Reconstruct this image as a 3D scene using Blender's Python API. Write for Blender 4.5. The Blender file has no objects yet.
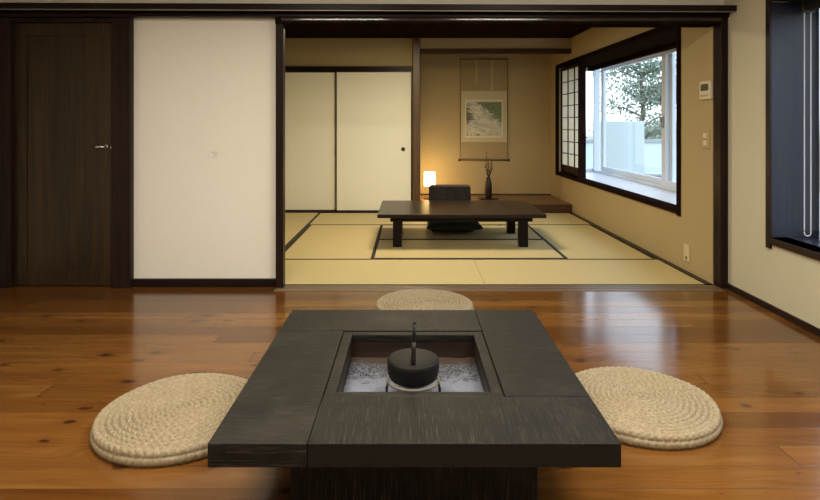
import bpy, bmesh, math, random
from mathutils import Matrix, Vector, noise
random.seed(7)
S = bpy.context.scene
C = S.collection
PI = math.pi

# ------------------------------------------------------------------ materials
class NT:
    def __init__(s, name):
        s.m = bpy.data.materials.new(name); s.m.use_nodes = True
        s.t = s.m.node_tree; s.n = s.t.nodes; s.l = s.t.links
        s.b = s.n['Principled BSDF']; s.out = s.n['Material Output']
    def node(s, typ, **kw):
        n = s.n.new(typ)
        for k, v in kw.items(): setattr(n, k, v)
        return n
    def put(s, sock, v):
        if isinstance(v, bpy.types.NodeSocket): s.l.new(v, sock)
        elif isinstance(v, (tuple, list)) and len(v) == 3 and sock.type == 'RGBA': sock.default_value = (*v, 1)
        else: sock.default_value = v
    def math(s, op, a, b=None, c=None, clamp=False):
        n = s.node('ShaderNodeMath', operation=op); n.use_clamp = clamp
        s.put(n.inputs[0], a)
        if b is not None: s.put(n.inputs[1], b)
        if c is not None: s.put(n.inputs[2], c)
        return n.outputs[0]
    def mix(s, f, a, b, blend='MIX'):
        n = s.node('ShaderNodeMix', data_type='RGBA', blend_type=blend)
        s.put(n.inputs[0], f); s.put(n.inputs[6], a); s.put(n.inputs[7], b)
        return n.outputs[2]
    def coord(s, kind='Object'):
        return s.node('ShaderNodeTexCoord').outputs[kind]
    def mapping(s, vec, scale=(1, 1, 1), loc=(0, 0, 0), rot=(0, 0, 0)):
        n = s.node('ShaderNodeMapping'); s.put(n.inputs[0], vec)
        n.inputs['Scale'].default_value = scale; n.inputs['Location'].default_value = loc; n.inputs['Rotation'].default_value = rot
        return n.outputs[0]
    def noise(s, vec, scale=1, detail=4, rough=.55, dist=0):
        n = s.node('ShaderNodeTexNoise'); s.put(n.inputs['Vector'], vec)
        n.inputs['Scale'].default_value = scale; n.inputs['Detail'].default_value = detail
        n.inputs['Roughness'].default_value = rough; n.inputs['Distortion'].default_value = dist
        return n.outputs[0]
    def ramp(s, f, stops):
        n = s.node('ShaderNodeValToRGB'); s.put(n.inputs[0], f)
        el = n.color_ramp.elements
        while len(el) > 1: el.remove(el[-1])
        for i, (p, c) in enumerate(stops):
            e = el[0] if i == 0 else el.new(p)
            e.position = p; e.color = (*c, 1) if len(c) == 3 else c
        return n.outputs[0]
    def smooth(s, v, a, b, lo=0., hi=1.):
        n = s.node('ShaderNodeMapRange', interpolation_type='SMOOTHSTEP'); s.put(n.inputs[0], v)
        n.inputs[1].default_value = a; n.inputs[2].default_value = b; n.inputs[3].default_value = lo; n.inputs[4].default_value = hi
        return n.outputs[0]
    def xyz(s, vec):
        n = s.node('ShaderNodeSeparateXYZ'); s.put(n.inputs[0], vec); return n.outputs
    def comb(s, x=0., y=0., z=0.):
        n = s.node('ShaderNodeCombineXYZ')
        for i, v in enumerate((x, y, z)): s.put(n.inputs[i], v)
        return n.outputs[0]
    def white(s, vec):
        n = s.node('ShaderNodeTexWhiteNoise', noise_dimensions='3D'); s.put(n.inputs[0], vec); return n.outputs[0]
    def bump(s, h, strength=.3, dist=.01):
        n = s.node('ShaderNodeBump'); s.put(n.inputs['Height'], h)
        n.inputs['Strength'].default_value = strength; n.inputs['Distance'].default_value = dist
        s.l.new(n.outputs[0], s.b.inputs['Normal'])
    def set(s, col=None, rough=None, metal=None, **kw):
        if col is not None: s.put(s.b.inputs['Base Color'], col)
        if rough is not None: s.put(s.b.inputs['Roughness'], rough)
        if metal is not None: s.put(s.b.inputs['Metallic'], metal)
        for k, v in kw.items(): s.put(s.b.inputs[k.replace('_', ' ')], v)
        return s.m

def plain(name, col, rough=.5, metal=0, var=.12, scale=8, **kw):
    m = NT(name)
    f = m.noise(m.coord(), scale, 3)
    c = m.mix(f, tuple(x * (1 - var) for x in col), tuple(min(1, x * (1 + var)) for x in col))
    return m.set(c, rough, metal, **kw)

def wood(name, dark, light, axis='Z', rough=.4, freq=45, bump=.15, coat=0., spec=.5):
    m = NT(name)
    sc = {'X': (1.6, freq, freq), 'Y': (freq, 1.6, freq), 'Z': (freq, freq, 1.6)}[axis]
    f = m.noise(m.mapping(m.coord(), sc), 1, 5, .6, .4)
    g = m.noise(m.mapping(m.coord(), tuple(x * .12 for x in sc)), 1, 3, .5, .3)
    h = m.math('ADD', m.math('MULTIPLY', f, .6), m.math('MULTIPLY', g, .4))
    m.bump(f, bump, .004)
    return m.set(m.mix(m.smooth(h, .33, .68), dark, light), rough, 0, Coat_Weight=coat, Coat_Roughness=.12, Specular_IOR_Level=spec)

def plaster(name, col, var=.05, bump=.15, rough=.85):
    m = NT(name)
    co = m.coord()
    f = m.noise(co, 1.2, 4); g = m.noise(co, 220, 2)
    c = m.mix(f, tuple(x * (1 - var) for x in col), tuple(x * (1 + var) for x in col))
    c = m.mix(m.smooth(g, .35, .7), tuple(x * .93 for x in col), c)
    m.bump(g, bump, .002)
    return m.set(c, rough, 0)

def stained_plaster():
    m = NT('cream_plaster_with_smudge')
    co = m.coord(); x, y, z = m.xyz(co)[:3]
    col = (.87, .85, .79)
    f = m.noise(co, 1.2, 4); g = m.noise(co, 220, 2); n = m.noise(co, 28, 3)
    c = m.mix(f, tuple(v * .97 for v in col), tuple(v * 1.03 for v in col))
    c = m.mix(m.smooth(g, .35, .7), tuple(v * .93 for v in col), c)
    dx = m.math('SUBTRACT', x, -1.565); dz = m.math('SUBTRACT', z, 1.045)
    d = m.math('SQRT', m.math('ADD', m.math('MULTIPLY', dx, dx), m.math('MULTIPLY', m.math('MULTIPLY', dz, dz), 2.)))
    c = m.mix(m.math('MULTIPLY', m.smooth(d, .06, .015), m.smooth(n, .42, .6)), c, (.64, .63, .56))
    m.bump(g, .15, .002)
    return m.set(c, .85, 0)

def floor_mat():
    m = NT('cedar_floorboards')
    x, y, z = m.xyz(m.coord())[:3]
    W, L = .135, 3.8
    v = m.math('DIVIDE', y, W); row = m.math('FLOOR', v); fv = m.math('FRACT', v)
    xo = m.math('ADD', x, m.math('MULTIPLY', m.white(m.comb(row, 3.1, 0.)), 5.))
    u = m.math('DIVIDE', xo, L); colu = m.math('FLOOR', u); fu = m.math('FRACT', u)
    rid = m.white(m.comb(row, colu, 1.7)); rid2 = m.white(m.comb(row, colu, 9.2))
    gz = m.math('MULTIPLY', rid, 37.)
    warp = m.noise(m.comb(m.math('MULTIPLY', x, 1.3), m.math('MULTIPLY', y, 7.), gz), 1, 2)
    gy = m.math('ADD', m.math('MULTIPLY', y, 46.), m.math('MULTIPLY', warp, 9.))
    grain = m.noise(m.comb(m.math('MULTIPLY', x, 1.3), gy, gz), 1, 4, .6)
    broad = m.noise(m.comb(m.math('MULTIPLY', x, .9), m.math('MULTIPLY', y, 9.), gz), 1, 3, .5)
    base = m.ramp(m.math('ADD', m.math('MULTIPLY', grain, .40), m.math('ADD', m.math('MULTIPLY', broad, .30), m.math('MULTIPLY', rid, .32))),
                  [(.24, (.070, .0235, .0045)), (.45, (.130, .050, .0105)), (.62, (.182, .076, .017)), (.78, (.26, .120, .031))])
    base = m.mix(m.math('MULTIPLY', rid2, .34), base, (.088, .034, .0075))
    vo = m.node('ShaderNodeTexVoronoi', feature='F1', voronoi_dimensions='2D')
    kw = m.noise(m.coord(), 14, 2)
    kx = m.math('ADD', m.math('MULTIPLY', x, 3.0), m.math('MULTIPLY', kw, .12)); ky = m.math('ADD', m.math('MULTIPLY', y, 5.0), m.math('MULTIPLY', kw, .12))
    m.put(vo.inputs['Vector'], m.comb(kx, ky, 0.)); vo.inputs['Scale'].default_value = 1
    pick = m.xyz(vo.outputs['Color'])
    rad = m.math('MULTIPLY', m.smooth(pick[0], .15, 1., 0., 1.), .165)
    k = m.math('SUBTRACT', 1., m.math('DIVIDE', vo.outputs['Distance'], m.math('ADD', rad, .001)), clamp=True)
    knot = m.smooth(k, 0., .75)
    halo = m.math('SUBTRACT', 1., m.math('DIVIDE', vo.outputs['Distance'], m.math('ADD', m.math('MULTIPLY', rad, 3.), .001)), clamp=True)
    base = m.mix(m.math('MULTIPLY', halo, .55), base, (.10, .036, .009))
    base = m.mix(m.math('MULTIPLY', knot, .9), base, (.035, .011, .004))
    ev = m.math('MINIMUM', fv, m.math('SUBTRACT', 1., fv)); eu = m.math('MINIMUM', fu, m.math('SUBTRACT', 1., fu))
    seam = m.math('MAXIMUM', m.smooth(ev, .004, .016, 1., 0.), m.smooth(eu, .0004, .0011, 1., 0.))
    base = m.mix(m.math('MULTIPLY', seam, .62), base, (.05, .017, .006))
    h = m.math('SUBTRACT', m.math('MULTIPLY', grain, .12), seam)
    # each board lies a hair out of level and the varnish is faintly wavy
    wav = m.noise(m.comb(m.math('MULTIPLY', x, 1.2), m.math('MULTIPLY', y, 11.), gz), 1, 2)
    m.bump(m.math('ADD', h, m.math('MULTIPLY', wav, .3)), .10, .004)
    return m.set(base, m.math('ADD', .12, m.math('MULTIPLY', grain, .08)), 0, IOR=1.58)

def tatami_mat(axis):
    m = NT('tatami_rush_' + axis)
    co = m.coord(); x, y, z = m.xyz(co)[:3]
    a = x if axis == 'X' else y; b = y if axis == 'X' else x
    rib = m.math('SINE', m.math('MULTIPLY', a, 2 * PI / .016))
    fib = m.noise(m.comb(m.math('MULTIPLY', a, 420.), m.math('MULTIPLY', b, 6.), 0.), 1, 3)
    cloud = m.noise(co, 2.2, 4)
    c = m.mix(fib, (.45, .36, .165), (.63, .52, .275))
    c = m.mix(m.math('MULTIPLY', cloud, .45), c, (.52, .41, .18))
    c = m.mix(m.smooth(rib, .6, 1., 0., .12), c, (.30, .24, .10))
    m.bump(m.math('ADD', rib, fib), .2, .0015)
    return m.set(c, .62, 0)

def ebonised(name, axis):
    """black-stained timber with coarse saw marks; axis = direction the marks run"""
    m = NT(name)
    co = m.coord()
    sc = {'X': (8, 400, 400), 'Y': (400, 8, 400), 'Z': (400, 400, 8)}[axis]
    f = m.noise(m.mapping(co, sc), 1, 3, .65, .15)
    f2 = m.noise(m.mapping(co, tuple(x * .35 for x in sc), (3, 1, 2)), 1, 4, .6, .2)
    wear = m.noise(co, 3.5, 4, .6)
    c = m.mix(m.smooth(f, .52, .68), (.005, .0044, .004), (.062, .052, .042))
    c = m.mix(m.smooth(f2, .42, .62, 0., .55), c, (.006, .0056, .0045))
    c = m.mix(m.math('MULTIPLY', m.smooth(wear, .5, .75), .35), c, (.044, .038, .030))
    nx = m.xyz(m.node('ShaderNodeNewGeometry').outputs['Normal'])
    nrm = m.math('ABSOLUTE', nx['XYZ'.index(axis)])
    c = m.mix(m.smooth(nrm, .55, .85), c, (.0085, .0075, .006))          # end grain takes the stain evenly
    m.bump(m.math('ADD', f, m.math('MULTIPLY', f2, .6)), .5, .002)
    return m.set(c, m.math('ADD', .48, m.math('MULTIPLY', f, .2)), 0, Specular_IOR_Level=.22)

def straw_mat():
    m = NT('woven_straw')
    co = m.coord()
    f = m.noise(co, 90, 3); g = m.noise(co, 7, 3)
    c = m.ramp(f, [(.25, (.18, .142, .090)), (.5, (.29, .237, .158)), (.75, (.41, .352, .252))])
    c = m.mix(m.math('MULTIPLY', g, .45), c, (.27, .21, .125))
    m.bump(m.noise(co, 260, 2), .15, .002)
    return m.set(c, .8, 0)

def ash_mat():
    m = NT('hearth_ash')
    co = m.coord(); x, y, z = m.xyz(co)[:3]
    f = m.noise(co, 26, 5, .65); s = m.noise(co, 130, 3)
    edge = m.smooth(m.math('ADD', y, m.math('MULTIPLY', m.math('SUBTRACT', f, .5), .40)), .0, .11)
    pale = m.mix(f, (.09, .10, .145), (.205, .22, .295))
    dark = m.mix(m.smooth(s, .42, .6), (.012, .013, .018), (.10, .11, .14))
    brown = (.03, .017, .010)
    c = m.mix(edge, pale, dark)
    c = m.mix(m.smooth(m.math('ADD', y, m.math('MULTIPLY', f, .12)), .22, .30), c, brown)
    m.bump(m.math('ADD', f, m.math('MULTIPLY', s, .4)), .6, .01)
    return m.set(c, .9, 0)

def painting_mat():
    """ink landscape: mist, slope with trees at the upper right, rocks at the lower left"""
    m = NT('ink_landscape')
    x, y, z = m.xyz(m.coord('Generated'))[:3]
    co = m.comb(x, z, 0.)
    n1 = m.noise(m.mapping(co, (5, 9, 1)), 1, 5, .65, .8); n2 = m.noise(m.mapping(co, (11, 16, 1), (4, 2, 0)), 1, 4, .6, .5)
    n3 = m.noise(m.mapping(co, (3, 14, 1), (1, 7, 0), (0, 0, .35)), 1, 4, .6, .6)
    c = m.mix(m.smooth(n1, .42, .62), (.66, .62, .50), (.40, .41, .34))
    river = m.math('SUBTRACT', 1., m.math('MULTIPLY', m.math('ABSOLUTE', m.math('SUBTRACT', m.math('ADD', z, m.math('MULTIPLY', x, .25)), .46)), 5.), clamp=True)
    c = m.mix(m.math('MULTIPLY', river, .6), c, (.52, .52, .50))
    c = m.mix(m.math('MULTIPLY', m.smooth(n3, .52, .62), .32), c, (.20, .20, .18))
    right = m.smooth(m.math('ADD', m.math('ADD', m.math('MULTIPLY', x, .9), m.math('MULTIPLY', z, 1.)), m.math('MULTIPLY', n2, .7)), 1.50, 1.70)
    c = m.mix(m.math('MULTIPLY', right, .85), c, m.mix(n2, (.03, .065, .025), (.17, .23, .11)))
    left = m.smooth(m.math('ADD', m.math('SUBTRACT', m.math('MULTIPLY', m.math('ABSOLUTE', m.math('SUBTRACT', z, .55)), -1.3), m.math('MULTIPLY', x, 1.6)), m.math('MULTIPLY', n2, 1.0)), .10, .22)
    c = m.mix(m.math('MULTIPLY', left, .8), c, (.05, .05, .035))
    low = m.smooth(m.math('ADD', m.math('MULTIPLY', m.math('ADD', z, m.math('MULTIPLY', x, .12)), -3.), n1), .28, .4)
    c = m.mix(m.math('MULTIPLY', low, .75), c, (.05, .05, .04))
    return m.set(c, .8, 0)

def glass_mat():
    m = NT('window_glass')
    m.n.remove(m.b)
    tr = m.node('ShaderNodeBsdfTransparent'); tr.inputs[0].default_value = (.96, .98, .99, 1)
    gl = m.node('ShaderNodeBsdfGlossy'); gl.inputs['Roughness'].default_value = .02
    lw = m.node('ShaderNodeLayerWeight'); lw.inputs[0].default_value = .5
    fr = m.math('ADD', .025, m.math('MULTIPLY', m.math('POWER', lw.outputs['Facing'], 5.), .5))
    mx = m.node('ShaderNodeMixShader')
    m.l.new(fr, mx.inputs[0]); m.l.new(tr.outputs[0], mx.inputs[1]); m.l.new(gl.outputs[0], mx.inputs[2])
    m.l.new(mx.outputs[0], m.out.inputs[0])
    return m.m

def translucent(name, col, trans=.5, strips=False):
    m = NT(name)
    m.n.remove(m.b)
    f = m.noise(m.coord(), 60, 3)
    c = m.mix(f, tuple(x * .92 for x in col), col)
    d = m.node('ShaderNodeBsdfDiffuse'); t = m.node('ShaderNodeBsdfTranslucent'); mx = m.node('ShaderNodeMixShader')
    m.put(d.inputs[0], c); m.put(t.inputs[0], c); mx.inputs[0].default_value = trans
    m.l.new(d.outputs[0], mx.inputs[1]); m.l.new(t.outputs[0], mx.inputs[2]); m.l.new(mx.outputs[0], m.out.inputs[0])
    return m.m

def emitter(name, col, strength):
    m = NT(name)
    f = m.noise(m.coord(), 40, 2)
    c = m.mix(f, tuple(x * .95 for x in col), col)
    return m.set((.8, .7, .5), .6, 0, Emission_Color=c, Emission_Strength=strength)

M = {}
M['floor'] = floor_mat()
M['smudged'] = stained_plaster()
M['white'] = plaster('cream_plaster', (.80, .775, .70), .03)
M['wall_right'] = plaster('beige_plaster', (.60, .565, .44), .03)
M['tan'] = plaster('ochre_sand_plaster', (.45, .35, .185), .05, .3)
M['ceil'] = plaster('ceiling_plaster', (.75, .73, .68), .03)
M['trim'] = wood('dark_stained_timber', (.0085, .0045, .004), (.026, .014, .011), 'Z', .36, 55, spec=.12)
M['trimx'] = wood('dark_stained_timber_rail', (.0085, .0045, .004), (.019, .0095, .008), 'X', .36, 55, spec=.14)
M['trimy'] = wood('dark_stained_timber_sill', (.0085, .0045, .004), (.026, .014, .011), 'Y', .34, 55, spec=.22)
M['trimd'] = wood('matt_dark_timber', (.0085, .0045, .004), (.022, .012, .010), 'Y', .9, 55, spec=.0)
M['bead'] = wood('polished_dark_bead', (.016, .009, .007), (.028, .015, .012), 'X', .13, 40, .0, .5)
M['door'] = wood('walnut_stained_door', (.016, .0085, .0035), (.046, .026, .0095), 'Z', .30, 38, .1, spec=.3)
M['post'] = wood('warm_brown_post', (.06, .030, .011), (.14, .073, .027), 'Z', .4, 40)
M['beam'] = wood('reddish_brown_beam', (.045, .021, .008), (.088, .046, .017), 'X', .5, 40, spec=.12)
M['toko'] = wood('alcove_board', (.09, .032, .012), (.21, .085, .035), 'X', .28, 30, .08, .2)
M['tokof'] = wood('alcove_front_rail', (.035, .014, .007), (.07, .028, .013), 'X', .35, 40)
M['sill'] = wood('weathered_threshold', (.09, .06, .038), (.20, .14, .09), 'X', .35, 60)
M['board'] = wood('dark_ceiling_board', (.010, .005, .003), (.024, .012, .006), 'X', .9, 25, spec=.0)
M['tatx'] = tatami_mat('X'); M['taty'] = tatami_mat('Y')
M['heri'] = plain('mat_border_cloth', (.022, .014, .008), .8)
M['ebx'] = ebonised('ebonised_oak_x', 'X'); M['eby'] = ebonised('ebonised_oak_y', 'Y'); M['ebz'] = ebonised('ebonised_oak_z', 'Z')
M['lining'] = wood('hearth_lining', (.008, .0045, .003), (.030, .015, .009), 'X', .5, 30)
M['straw'] = straw_mat()
M['ash'] = ash_mat()
M['iron'] = plain('cast_iron', (.006, .0056, .0052), .6, 0, .4, 60, Specular_IOR_Level=.22)
M['rod'] = plain('worn_iron', (.022, .019, .019), .35, .4, .3, 40)
M['trivet'] = plain('ash_dusted_iron', (.19, .175, .155), .6, .3, .3, 60)
M['chrome'] = plain('brushed_chrome', (.75, .73, .70), .22, 1, .05)
M['alu'] = plain('pale_aluminium_sash', (.80, .87, .99), .38, .0, .05)
M['bay'] = plain('pale_bay_lining', (.66, .67, .74), .35, 0, .05)
M['navy'] = wood('daylight_blue_reveal', (.008, .009, .019), (.016, .018, .036), 'Z', .45, 50, .05)  # blue of the daylight put into the colour of dark wood
M['navyy'] = wood('daylight_blue_sill', (.012, .014, .028), (.028, .032, .056), 'Y', .22, 50, .05)  # daylight blue mixed into the sill colour as well
M['glass'] = glass_mat()
M['fusuma'] = plaster('fusuma_paper', (.90, .87, .74), .02, .05)
M['black'] = plain('black_lacquer', (.010, .007, .006), .3, 0, .2)
M['lowtop'] = wood('walnut_lacquer_top', (.008, .0045, .0035), (.024, .013, .010), 'X', .3, 28, .05, .05, spec=.25)
M['lowleg'] = wood('dark_walnut_leg', (.004, .003, .0028), (.010, .0068, .006), 'Z', .45, 40, spec=.12)
M['cushion'] = plain('dark_cushion_cloth', (.036, .036, .038), .9, 0, .3, 120)
M['zaisu'] = wood('black_bentwood', (.006, .005, .0045), (.022, .017, .015), 'Z', .5, 90, .3, spec=.1)
M['zrim'] = wood('red_brown_bentwood_rim', (.03, .012, .009), (.07, .026, .018), 'X', .35, 40)
M['paper_lamp'] = emitter('glowing_lamp_paper', (1., .68, .26), 34.)
M['bronze'] = plain('dark_bronze', (.022, .013, .008), .35, .5, .3, 30)
M['twig'] = plain('dry_twig', (.05, .026, .014), .8, 0, .3, 60)
M['tray'] = plain('dark_lacquer_tray', (.018, .011, .007), .3, 0, .2)
M['silk_tan'] = plaster('tan_mount_silk', (.37, .28, .145), .05, .05)
M['silk_ivory'] = plaster('ivory_mount_silk', (.56, .49, .31), .04, .05)
M['silk_pale'] = plaster('pale_painting_border', (.70, .65, .48), .03, .05)
M['silk_line'] = plain('brown_mount_edge', (.17, .10, .04), .8)
M['ribbon'] = plaster('pale_ribbon', (.50, .38, .21), .05, .05)
M['paint'] = painting_mat()
M['plastic'] = plain('ivory_plastic', (.66, .60, .46), .4, 0, .03)
M['plate'] = plain('beige_plate_plastic', (.43, .335, .19), .4, 0, .03)
M['socket'] = plain('cream_socket_plastic', (.62, .53, .34), .4, 0, .03)
M['lcd'] = plain('grey_lcd', (.10, .10, .075), .2, 0, .25, 200)
M['dark_plastic'] = plain('dark_plastic', (.06, .045, .03), .4)
M['shoji'] = translucent('shoji_paper', (.93, .90, .80), .55)
M['bead_white'] = plain('white_chain_beads', (.72, .72, .75), .35, 0, .05)
M['blind'] = plain('navy_blind_fabric', (.012, .013, .022), .8, 0, .2)
M['balcony'] = plain('white_balcony_wall', (.56, .63, .65), .7, 0, .04, 2)
M['balcony_floor'] = plain('pale_balcony_floor', (.50, .51, .51), .7, 0, .06, 3)
M['grille'] = plain('grey_louvre', (.30, .32, .33), .5, .2, .1)
M['leaf'] = plain('tree_leaf', (.22, .28, .205), .6, 0, .5, 4)
M['bark'] = plain('tree_bark', (.10, .08, .06), .85, 0, .3, 12)
M['edge_glint'] = plain('painted_edge_glint', (.34, .32, .31), .4, .5, .1)  # pale colour painted in for light caught on the rail edge

# ------------------------------------------------------------------ mesh helpers
def B(): return bmesh.new()
def box(bm, x0, x1, y0, y1, z0, z1, bev=0., seg=2):
    r = bmesh.ops.create_cube(bm, size=1)
    vs = r['verts']
    for v in vs:
        v.co = Vector((x0 + (v.co.x + .5) * (x1 - x0), y0 + (v.co.y + .5) * (y1 - y0), z0 + (v.co.z + .5) * (z1 - z0)))
    if bev:
        es = list({e for v in vs for e in v.link_edges})
        bmesh.ops.bevel(bm, geom=es, offset=bev, segments=seg, affect='EDGES', profile=.5)
    return bm
def prism(bm, pts, z0, z1):
    lo = [bm.verts.new((x, y, z0)) for x, y in pts]; hi = [bm.verts.new((x, y, z1)) for x, y in pts]
    bm.faces.new(lo[::-1]); bm.faces.new(hi)
    n = len(pts)
    for i in range(n): bm.faces.new((lo[i], lo[(i + 1) % n], hi[(i + 1) % n], hi[i]))
    return bm
def lathe(bm, prof, n=40, c=(0, 0, 0)):
    rings = []
    for r, z in prof:
        if r < 1e-6: rings.append([bm.verts.new((c[0], c[1], c[2] + z))])
        else: rings.append([bm.verts.new((c[0] + r * math.cos(2 * PI * i / n), c[1] + r * math.sin(2 * PI * i / n), c[2] + z)) for i in range(n)])
    for a, b in zip(rings, rings[1:]):
        for i in range(n):
            j = (i + 1) % n
            if len(a) == 1 and len(b) > 1: bm.faces.new((a[0], b[j], b[i])) if prof[0][1] > prof[-1][1] else bm.faces.new((a[0], b[i], b[j]))
            elif len(b) == 1 and len(a) > 1: bm.faces.new((a[i], a[j], b[0]))
            elif len(a) > 1: bm.faces.new((a[i], a[j], b[j], b[i]))
    bmesh.ops.recalc_face_normals(bm, faces=bm.faces[:])
    return bm
def tube(bm, pts, r, n=10, closed=False):
    pts = [Vector(p) for p in pts]
    rs = r if isinstance(r, (list, tuple)) else [r] * len(pts)
    rings = []; k = len(pts)
    for i, p in enumerate(pts):
        if closed: d = (pts[(i + 1) % k] - pts[i - 1]).normalized()
        else: d = (pts[min(i + 1, k - 1)] - pts[max(i - 1, 0)]).normalized()
        up = Vector((0, 0, 1)) if abs(d.z) < .95 else Vector((1, 0, 0))
        a = d.cross(up).normalized(); b = d.cross(a).normalized()
        rings.append([bm.verts.new(p + (a * math.cos(2 * PI * j / n) + b * math.sin(2 * PI * j / n)) * rs[i]) for j in range(n)])
    for i in range(k if closed else k - 1):
        A, Bq = rings[i], rings[(i + 1) % k]
        for j in range(n): bm.faces.new((A[j], A[(j + 1) % n], Bq[(j + 1) % n], Bq[j]))
    if not closed:
        bm.faces.new(rings[0][::-1]); bm.faces.new(rings[-1])
    bmesh.ops.recalc_face_normals(bm, faces=bm.faces[:])
    return bm
def obj(name, bm, mat, parent=None, loc=(0, 0, 0), rz=0., smooth=False):
    me = bpy.data.meshes.new(name); bm.to_mesh(me); bm.free()
    me.materials.append(mat)
    if smooth:
        for p in me.polygons: p.use_smooth = True
    o = bpy.data.objects.new(name, me); C.objects.link(o)
    o.location = loc; o.rotation_euler = (0, 0, rz)
    if parent: o.parent = parent
    return o
def tag(o, label=None, cat=None, group=None, kind=None):
    if label: o['label'] = label
    if cat: o['category'] = cat
    if group: o['group'] = group
    if kind: o['kind'] = kind
    return o
def thing(name, label, cat, loc=(0, 0, 0), rz=0., group=None, kind=None):
    o = bpy.data.objects.new(name, None); C.objects.link(o)
    o.location = loc; o.rotation_euler = (0, 0, rz); o.empty_display_size = .1
    return tag(o, label, cat, group, kind)
def struct(name, bm, mat, label=None, cat=None, loc=(0, 0, 0), rz=0., smooth=False):
    return tag(obj(name, bm, mat, None, loc, rz, smooth), label, cat, None, 'structure')
def dup(root, loc, rz, label, group=None):
    r = root.copy(); C.objects.link(r); r.location = loc; r.rotation_euler = (0, 0, rz)
    r['label'] = label
    if group: r['group'] = group
    for ch in list(root.children):
        c = ch.copy(); C.objects.link(c); c.parent = r
        for g in list(ch.children):
            d = g.copy(); C.objects.link(d); d.parent = c
    return r

# ------------------------------------------------------------------ camera
cam = bpy.data.cameras.new('camera'); co = bpy.data.objects.new('camera', cam); C.objects.link(co)
co.location = (0, 0, 1.285); co.rotation_euler = (PI / 2, 0, 0)
cam.sensor_width = 36; cam.lens = 575 / 820 * 36; cam.shift_y = -126 / 820; cam.clip_start = .05
S.camera = co

# right wall of the tatami room stands a degree off square: local x = outward, y = along the wall
RX, RY, RT = 2.42, 4.60, .018
def rw(lx, ly, z=0.):
    return Vector((RX + lx * math.cos(RT) - ly * math.sin(RT), RY + lx * math.sin(RT) + ly * math.cos(RT), z))
def xr(y): return RX - math.tan(RT) * (y - RY)

# ------------------------------------------------------------------ room shell, front room
CH = 2.56
struct('floor', box(B(), -3.45, 2.6, -2.4, 4.42, -.12, 0), M['floor'], 'reddish cedar board floor with dark knots in the front room', 'floor')
struct('ceiling', box(B(), -3.45, 2.6, -2.4, 4.70, CH, CH + .1), M['ceil'], 'white plaster ceiling over the front room', 'ceiling')
struct('wall_left', box(B(), -3.45, -3.31, -2.4, 4.70, 0, CH), M['white'], 'cream plaster wall at the far left of the front room', 'wall')
struct('wall_rear', box(B(), -3.31, 2.49, -2.4, -2.3, 0, CH), M['white'], 'cream plaster wall behind the viewer', 'wall')
YF = 4.55
bm = B()
box(bm, -2.20, -1.05, YF + .01, YF + .12, 0, 2.13)
struct('wall_front', bm, M['smudged'], 'large white plaster wall panel between the dark door and the tatami room opening', 'wall')
struct('light_block_behind_door', box(B(), -3.31, -2.20, 4.66, 4.72, -.12, CH), M['white'], 'unseen plaster slab added behind the dark door to block leaking light', 'wall')  # unseen, added to stop daylight leaking in under the door
struct('wall_above', box(B(), -3.31, 2.49, YF, YF + .14, 2.13, CH), M['white'], 'cream plaster strip above the long dark rail', 'wall')
# right wall with window opening Y 1.75..3.93, Z .50..2.13
wy0, wy1, wz0, wz1 = 1.75, 3.962, .505, 2.125
bm = B()
box(bm, 2.485, 2.60, wy1, 4.66, 0, CH); box(bm, 2.485, 2.60, -2.3, wy0, 0, CH)
box(bm, 2.485, 2.60, wy0, wy1, 0, wz0); box(bm, 2.485, 2.60, wy0, wy1, wz1, CH)
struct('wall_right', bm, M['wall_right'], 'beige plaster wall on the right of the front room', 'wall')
struct('baseboard_right', box(B(), 2.470, 2.485, -2.3, 4.49, 0, .045, .003), M['trimy'], 'dark baseboard along the beige right wall', 'baseboard')
struct('baseboard_front', box(B(), -2.19, -1.05, YF - .02, YF + .01, 0, .062, .003), M['trimx'], 'dark baseboard under the large white wall panel', 'baseboard')
# rails and posts
bm = B(); box(bm, -3.31, 2.484, 4.37, YF, 2.153, 2.198, .004)
o = struct('trim_1', bm, M['trimx'], 'long dark upper rail running across the whole front wall', 'rail')
o.rotation_euler[1] = .0035; 
obj('edge_glint', box(B(), -3.31, 2.483, 4.385, 4.40, 2.1475, 2.153), M['edge_glint'], o)  # added strip standing in for the highlight along the rail's lower edge
o = struct('trim_2', box(B(), -3.31, 2.484, 4.475, YF, 2.118, 2.147, .003), M['trimx'], 'dark board tucked under the long upper rail', 'rail'); o.rotation_euler[1] = .0018
bm = B(); box(bm, -1.05, 2.42, 4.47, 4.66, 2.066, 2.116, .003)
lint = struct('trim_3', bm, M['trimd'], 'dark lintel over the wide opening to the tatami room', 'lintel')
bm = B()
n = 12; RR = .11; am = math.asin(.012 / RR)          # shallow convex moulding
pts = [(4.462 - RR * (math.cos(am * (1 - 2 * i / n)) - math.cos(am)), 2.097 + RR * math.sin(am * (1 - 2 * i / n))) for i in range(n + 1)]
pts = [(4.472, pts[0][1])] + pts + [(4.472, pts[-1][1])]; n += 2
va = [bm.verts.new((-1.0, y, z)) for y, z in pts]; vb = [bm.verts.new((2.42, y, z)) for y, z in pts]
for i in range(n): bm.faces.new((va[i], va[i + 1], vb[i + 1], vb[i]))
bm.faces.new(va[::-1]); bm.faces.new(vb); bmesh.ops.recalc_face_normals(bm, faces=bm.faces[:])
o = obj('bead_moulding', bm, M['bead'], lint)
struct('trim_4', box(B(), -1.05, -.99, 4.49, 4.565, 0, 2.118, .004), M['trim'], 'dark post at the left side of the tatami room opening', 'post')
struct('trim_5', box(B(), 2.425, 2.485, 4.49, 4.60, 0, 2.118, .004), M['trim'], 'dark post at the right side of the tatami room opening', 'post')
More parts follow.
